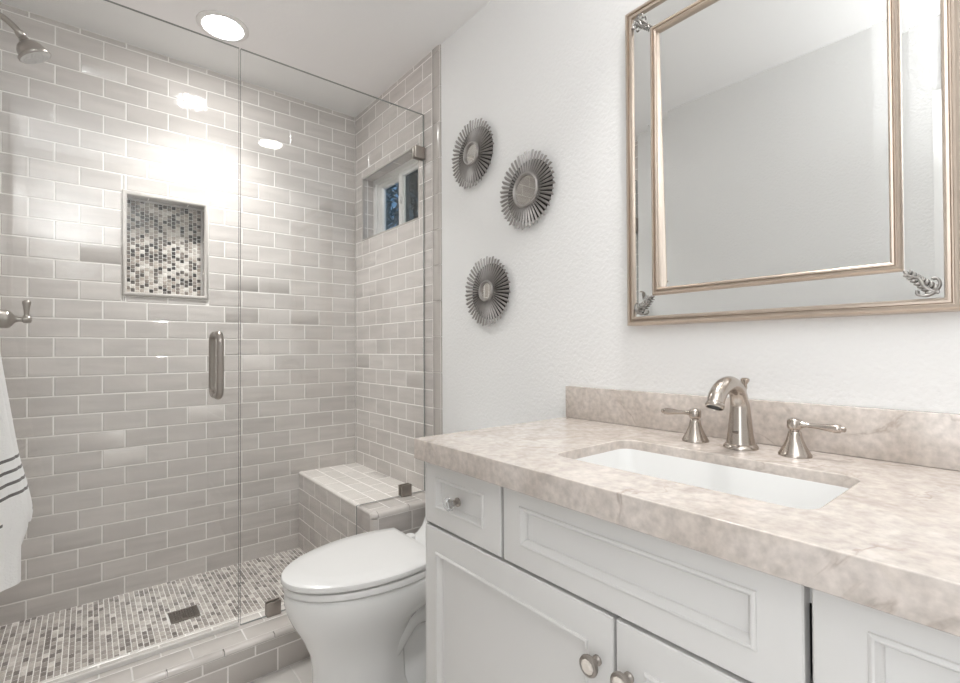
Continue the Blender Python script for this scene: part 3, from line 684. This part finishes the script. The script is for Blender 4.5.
# ------------------------------------------------------------------ vanity cabinet
VY0, VY1 = -2.702, -1.576
XF = -0.544
cab = thing('vanity_cabinet', 'light grey painted vanity cabinet under the marble counter', 'cabinet', (-0.27, (VY0 + VY1) / 2, FL))
m = MB(); m.box(-0.520, PW - 0.001, VY1 - 0.018, VY1, FL, CT - 0.051); m.box(-0.520, PW - 0.001, VY0, VY0 + 0.018, FL, CT - 0.051)
m.box(-0.520, PW - 0.001, VY0, VY1, 0.08, 0.098); m.box(PW - 0.01, PW - 0.001, VY0, VY1, 0.08, CT - 0.051); m.box(-0.46, -0.445, VY0, VY1, FL, 0.08)
m.box(-0.5205, -0.500, VY0, VY1, CT - 0.09, CT - 0.0511); m.box(-0.5205, -0.500, VY0, VY1, 0.63, 0.68); m.box(-0.5205, -0.500, VY0, VY1, 0.08, 0.13)
for yy in (VY0 + 0.03, -2.130, -1.862, VY1 - 0.03): m.box(-0.5205, -0.500, yy - 0.03, yy + 0.03, 0.08, CT - 0.0511)
m.bbox(XF + 0.001, -0.515, VY1 - 0.004, VY1, 0.08, CT - 0.0515, 0.001)
obj('carcass', m, M['cab'], cab)
def front(name, y0, y1, z0, z1, pan):
    m = MB(); py0, py1, pz0, pz1 = pan
    e = [(y0, y1, z0, z1, -0.0225), (y0, y1, z0, z1, -0.003), (y0 + 0.002, y1 - 0.002, z0 + 0.002, z1 - 0.002, -0.0005), (y0 + 0.004, y1 - 0.004, z0 + 0.004, z1 - 0.004, 0)]
    for d, h in ((0, 0), (0.001, 0.0025), (0.004, 0.004), (0.0065, 0.003), (0.0085, -0.001), (0.0105, -0.004), (0.0120, -0.006), (0.0125, -0.012)):
        e.append((py0 + d, py1 - d, pz0 + d, pz1 - d, h))
    m.rect_rings((XF, 0, 0), Y, Z, -X, e)
    return obj(name, m, M['cab'], cab, smooth=35)
def knob_drop(parent, y, z):
    m = MB(); m.lathe([(0, 0), (0.0105, 0), (0.0105, 0.003), (0.006, 0.006), (0.0055, 0.012), (0.008, 0.014), (0.0085, 0.018), (0, 0.0185)], (XF - 0.0, y, z), -X, 20)
    k = obj('knob', m, M['nickel_d'], parent, smooth=40)
    m = MB(); m.lathe([(0.0, 0.017), (0.0095, 0.018), (0.0155, 0.023), (0.0165, 0.026), (0.0155, 0.029), (0.0095, 0.035), (0, 0.0355)], (XF, y, z), -X, 8)
    obj('crystal', m, M['crystal'], k, smooth=0)
def knob_round(parent, y, z):
    m = MB(); m.lathe([(0, 0), (0.0085, 0), (0.0085, 0.003), (0.0055, 0.006), (0.0055, 0.013), (0.010, 0.016), (0.0165, 0.020), (0.0175, 0.024), (0.0165, 0.027), (0.0135, 0.0285), (0.012, 0.0275), (0, 0.0275)], (XF, y, z), -X, 28)
    k = obj('knob', m, M['nickel_d'], parent, smooth=40)
    m = MB(); m.lathe([(0.0, 0.026), (0.0122, 0.0265), (0.0118, 0.0285), (0.0075, 0.0315), (0, 0.032)], (XF, y, z), -X, 10)
    obj('inlay', m, M['pearl'], k, smooth=0)
ZT, ZM = CT - 0.054, 0.656
d1 = front('drawer', -1.858, -1.581, ZM + 0.004, ZT, (-1.806, -1.622, 0.702, 0.778)); knob_drop(d1, -1.714, 0.7385)
front('false_front', -2.394, -1.8665, ZM + 0.004, ZT, (-2.343, -1.914, 0.703, 0.780))
d2 = front('drawer', VY0 + 0.004, -2.402, ZM + 0.004, ZT, (VY0 + 0.05, -2.454, 0.702, 0.780)); knob_drop(d2, -2.552, 0.74)
a = front('door', -2.1275, -1.581, 0.10, ZM - 0.003, (-2.079, -1.624, 0.16, 0.597)); knob_round(a, -2.098, 0.572)
a = front('door', VY0 + 0.004, -2.1335, 0.10, ZM - 0.003, (VY0 + 0.05, -2.184, 0.16, 0.597)); knob_round(a, -2.158, 0.575)

# ------------------------------------------------------------------ countertop with undermount sink
ct = thing('countertop', 'beige marble vanity countertop with rectangular sink cutout and thick front edge', 'countertop', (-0.28, (VY0 + VY1) / 2, CT - 0.05))
XO = -0.574
SX0, SX1, SY0, SY1 = -0.450, -0.194, -2.378, -1.918
vs, fs = plate([(XO, -2.72), (PW - 0.001, -2.72), (PW - 0.001, -1.575), (XO, -1.575)], [rrect(SX0, SX1, SY0, SY1, 0.03)], 0.05, 0.0025)
m = MB(); m.add([(v.x, v.y, v.z + CT - 0.025) for v in vs], fs)
obj('slab', m, M['marble'], ct, smooth=40)
m = MB(); m.bbox(-0.014, PW - 0.0005, -2.72, -1.580, CT + 0.0005, 0.967, 0.0018)
tag(obj('backsplash', m, M['marble']), 'upright beige marble backsplash strip along the wall behind the faucet', 'backsplash')
sk = thing('sink', 'white rectangular undermount sink set in the marble counter', 'sink', ((SX0 + SX1) / 2, (SY0 + SY1) / 2, 0.69))
m = MB(); rings = []
for d, z, r in ((-0.022, CT - 0.0515, 0.05), (-0.022, CT - 0.062, 0.05), (-0.016, CT - 0.064, 0.05)): pass
def sr(d, z, r): return [(x, y, z) for x, y in rrect(SX0 + d, SX1 - d, SY0 + d, SY1 - d, r, 8)]
rings = [sr(0.0008, CT - 0.0215, 0.0295), sr(0.0022, CT - 0.0205, 0.029), sr(0.0030, CT - 0.0225, 0.029), sr(0.006, 0.775, 0.04), sr(0.010, 0.738, 0.045), sr(0.020, 0.715, 0.05), sr(0.040, 0.702, 0.055), sr(0.08, 0.697, 0.03), sr(0.11, 0.695, 0.012)]
m.loft(rings, False, True)
obj('basin', m, M['porc'], sk, smooth=60, recalc=False)
m = MB(); m.lathe([(0, 0.697), (0.03, 0.697), (0.03, 0.699), (0.022, 0.700), (0.020, 0.698), (0, 0.698)], ((SX0 + SX1) / 2, (SY0 + SY1) / 2, 0), Z, 28); obj('drain_ring', m, M['nickel'], sk, smooth=40)

# ------------------------------------------------------------------ faucet set
FX, FY = -0.093, -2.143
fa = thing('faucet', 'brushed nickel widespread faucet with arched spout behind the sink', 'faucet', (FX, FY, CT))
m = MB()
m.lathe([(0, 0), (0.0345, 0.0), (0.0345, 0.004), (0.032, 0.007), (0.030, 0.010)], (FX, FY, CT + 0.0005), Z, 36)
path = spline([(FX, FY, CT + 0.006), (FX - 0.001, FY, CT + 0.03), (FX - 0.001, FY, CT + 0.07), (FX - 0.004, FY, CT + 0.102), (FX - 0.020, FY, CT + 0.130), (FX - 0.050, FY, CT + 0.142), (FX - 0.082, FY, CT + 0.138), (FX - 0.108, FY, CT + 0.123), (FX - 0.119, FY, CT + 0.106)], 6)
n = len(path) - 1; rad = []
for i in range(n + 1):
    q = i / n; rad.append(0.0168 + 0.0135 * max(0, 1 - q / 0.50) ** 1.5)
m.tube(path, rad, 28)
dd = (path[-1] - path[-2]).normalized()
m.lathe([(0.0169, -0.001), (0.0182, 0.001), (0.0182, 0.006), (0.0170, 0.009), (0.0145, 0.010), (0.0135, 0.006), (0, 0.005)], path[-1], dd, 28)
sp = obj('spout', m, [M['nickel'], M['dark']], fa, smooth=60)
m = MB(); m.lathe([(0.0, 0.0052), (0.012, 0.0062), (0.012, 0.0085), (0, 0.009)], path[-1], dd, 20); obj('aerator', m, M['dark'], sp)
m = MB(); m.bbox(FX - 0.0275, FX - 0.0245, FY - 0.006, FY + 0.006, CT + 0.0345, CT + 0.0395, 0.0008); obj('badge', m, M['steel'], sp)
m = MB(); m.tube([(FX + 0.026, FY, CT), (FX + 0.026, FY, CT + 0.130)], 0.003, 10); m.lathe([(0, 0), (0.0045, 0.001), (0.004, 0.010), (0.0085, 0.018), (0.0095, 0.022), (0.006, 0.025), (0, 0.0255)], (FX + 0.026, FY, CT + 0.127), Z, 20)
obj('lift_rod', m, M['nickel'], fa, smooth=50)
def handle(y, sgn):
    m = MB(); m.lathe([(0, 0.0005), (0.0295, 0.0005), (0.0295, 0.004), (0.0275, 0.007), (0.0260, 0.010), (0.0205, 0.020), (0.0155, 0.032), (0.0126, 0.043), (0.0115, 0.049), (0.0088, 0.051), (0.0088, 0.053), (0.0120, 0.0545), (0.0135, 0.059), (0.0135, 0.070), (0.012, 0.074), (0.007, 0.0765), (0, 0.077)], (FX + 0.002, y, CT), Z, 30)
    h = obj('valve_handle', m, M['nickel'], fa, smooth=50)
    m = MB(); m.lathe([(0.0, 0.008), (0.0065, 0.010), (0.0065, 0.016), (0.0050, 0.020), (0.0048, 0.028), (0.0056, 0.042), (0.0078, 0.060), (0.0088, 0.070), (0.0082, 0.076), (0.0055, 0.078), (0.0055, 0.083), (0.003, 0.085), (0, 0.0855)], (FX + 0.002, y, CT + 0.0648), Vector((0, sgn, -0.02)), 18)
    obj('lever', m, M['nickel'], h, smooth=50)
handle(-2.041, 1); handle(-2.246, -1)

# ------------------------------------------------------------------ big framed mirror
QY0, QY1, QZ0, QZ1 = -2.484, -1.816, 1.150, 2.030
vm = thing('vanity_mirror', 'large rectangular mirror with double champagne frame above the sink', 'mirror', (PW, (QY0 + QY1) / 2, QZ0))
Rm = (QY0, QY1, QZ0, QZ1); XM = PW
m = MB(); m.frame((XM, 0, 0), Y, Z, -X, Rm, [(0, 0.0005), (0, 0.030), (0.0015, 0.034), (0.006, 0.037), (0.010, 0.036), (0.0115, 0.0315), (0.0135, 0.0315), (0.015, 0.036), (0.019, 0.0375), (0.0225, 0.036), (0.0245, 0.030), (0.0245, 0.012)], fill_last=False)
obj('outer_frame', m, M['champ'], vm, smooth=40)
m = MB(); m.frame((XM, 0, 0), Y, Z, -X, Rm, [(0.024, 0.0295), (0.036, 0.0300), (0.067, 0.0300), (0.079, 0.0295)], fill_last=False)
obj('mirror_border', m, M['mirror'], vm, smooth=0)
m = MB(); m.frame((XM, 0, 0), Y, Z, -X, Rm, [(0.078, 0.012), (0.078, 0.032), (0.0795, 0.036), (0.083, 0.0385), (0.086, 0.0375), (0.0875, 0.0335), (0.0893, 0.0335), (0.0907, 0.0375), (0.094, 0.0385), (0.0968, 0.036), (0.098, 0.031), (0.098, 0.012)], fill_last=False)
obj('inner_frame', m, M['champ'], vm, smooth=40)
m = MB(); TILT = 0.020
def tl(d, h): return [(XM - h - (z - 1.25) * TILT, y, z) for y, z in ((QY0 + d, QZ0 + d), (QY1 - d, QZ0 + d), (QY1 - d, QZ1 - d), (QY0 + d, QZ1 - d))]
m.loft([tl(0.0975, 0.0135), tl(0.122, 0.0144)], False, True)
obj('mirror_glass', m, M['mirror'], vm, smooth=0)
m = MB(); m.box(XM - 0.0005, XM - 0.010, QY0 + 0.02, QY1 - 0.02, QZ0 + 0.02, QZ1 - 0.02); obj('backing', m, M['dark'], vm)
def ornament(cy, cz, dy, dz):
    """leafy sprig lying on the border strip, pointing from the outer corner to the inner corner"""
    m = MB(); x = XM - 0.0345
    d = Vector((0, dy, dz)).normalized(); s = X.cross(d)
    c = Vector((x, cy, cz))
    def P(a, b, h=0): return c + d * a + s * b + Vector((-h, 0, 0))
    m.tube(spline([P(-0.030, 0.002), P(-0.012, -0.003, 0.004), P(0.006, 0.003, 0.005), P(0.022, -0.002, 0.003), P(0.034, 0.001)], 5), [0.0032] * 10 + [0.0026] * 10 + [0.0015], 8)
    for k, a in enumerate((-0.026, -0.018, -0.010, -0.002, 0.006, 0.014, 0.022)):
        for q in (-1, 1):
            L = 0.0095 - 0.0005 * k; dirv = (d * 0.75 + s * q).normalized(); ce = P(a, 0, 0.003) + dirv * L * 0.8
            nrm = Vector((-1, 0, 0)); rot = Matrix((dirv, nrm.cross(dirv), nrm)).transposed()
            m.sphere(ce, 1.0, 10, scale=(L * 0.72, L * 0.34, 0.0034), rot=rot)
    for q in (-1, 1):                              # scrolls at the outer end running along the strip
        e = (Y * (-1 if dy > 0 else 1) * 0 + (d * -0.2 + s * q)).normalized()
        m.tube(spline([P(-0.026, q * 0.002, 0.003), P(-0.022, q * 0.013, 0.004), P(-0.012, q * 0.019, 0.004), P(-0.006, q * 0.014, 0.003)], 5), 0.0022, 8)
    obj('corner_ornament', m, M['silver'], vm, smooth=60)
for cy, cz, dy, dz in ((QY0 + 0.054, QZ0 + 0.054, 1, 1), (QY1 - 0.054, QZ0 + 0.054, -1, 1), (QY1 - 0.054, QZ1 - 0.054, -1, -1), (QY0 + 0.054, QZ1 - 0.054, 1, -1)): ornament(cy, cz, dy, dz)

# ------------------------------------------------------------------ sunburst mirrors
def sunburst(label, cy, cz, R, rm, N_=46, ph=0.0):
    t = thing('sunburst_mirror', label, 'wall mirror', (PW, cy, cz), 'sunburst mirrors on the wall')
    def P(r, a, h): return (PW - h, cy + r * math.cos(a), cz + r * math.sin(a))
    m = MB(); r0 = rm + 0.006
    for k in range(N_):
        a = 2 * PI * k / N_ + ph; Rk = R * (1.0 if k % 2 else 0.965) * random.uniform(0.985, 1.0)
        rings = []
        for q in (0, 0.35, 0.7, 1.0):
            r = r0 + (Rk - r0) * q; w = 2 * PI * r / N_ * (0.355 - 0.05 * q); da = w / r
            tw = 0.2 * da
            hi = 0.025 - 0.002 * q; lo = 0.020 - 0.003 * q; th = 0.003
            # slanted pleat: low on one side, high ridge on the other, thin return
            rings.append([P(r, a - da, 0.0185), P(r + (0.004 if q == 1 else 0), a + 0.1 * da, 0.0240), P(r + (0.008 if q == 1 else 0), a + da, 0.0185), P(r + (0.004 if q == 1 else 0), a + 0.1 * da, 0.016)])
        m.loft(rings)
    obj('rays', m, M['pewter'], t, smooth=0)
    m = MB(); m.lathe([(0, 0.0005), (0.84 * R, 0.0005), (0.84 * R, 0.002), (rm, 0.012), (0, 0.012)], (PW, cy, cz), -X, 40); obj('backing', m, M['pewter_d'], t, smooth=30)
    m = MB(); m.lathe([(rm - 0.003, 0.014), (rm - 0.002, 0.026), (rm + 0.001, 0.029), (rm + 0.004, 0.029), (rm + 0.007, 0.026), (rm + 0.009, 0.021), (rm + 0.009, 0.0005), (rm - 0.003, 0.0005)], (PW, cy, cz), -X, 48, caps=False); obj('ring', m, M['pewter'], t, smooth=40)
    m = MB(); m.lathe([(0.0, 0.0125), (rm - 0.001, 0.0125), (rm - 0.001, 0.020), (0, 0.020)], (PW, cy, cz), -X, 48); obj('mirror_glass', m, M['mirror_s'], t, smooth=0)
sunburst('pewter sunburst mirror highest on the wall, nearest the shower tile', -1.100, 1.868, 0.130, 0.040)
sunburst('pewter sunburst mirror with the largest round glass, closest to the big mirror', -1.404, 1.643, 0.131, 0.054, 46, 0.05)
sunburst('pewter sunburst mirror with the smallest glass, lowest on the wall', -1.188, 1.309, 0.129, 0.034, 46, 0.09)
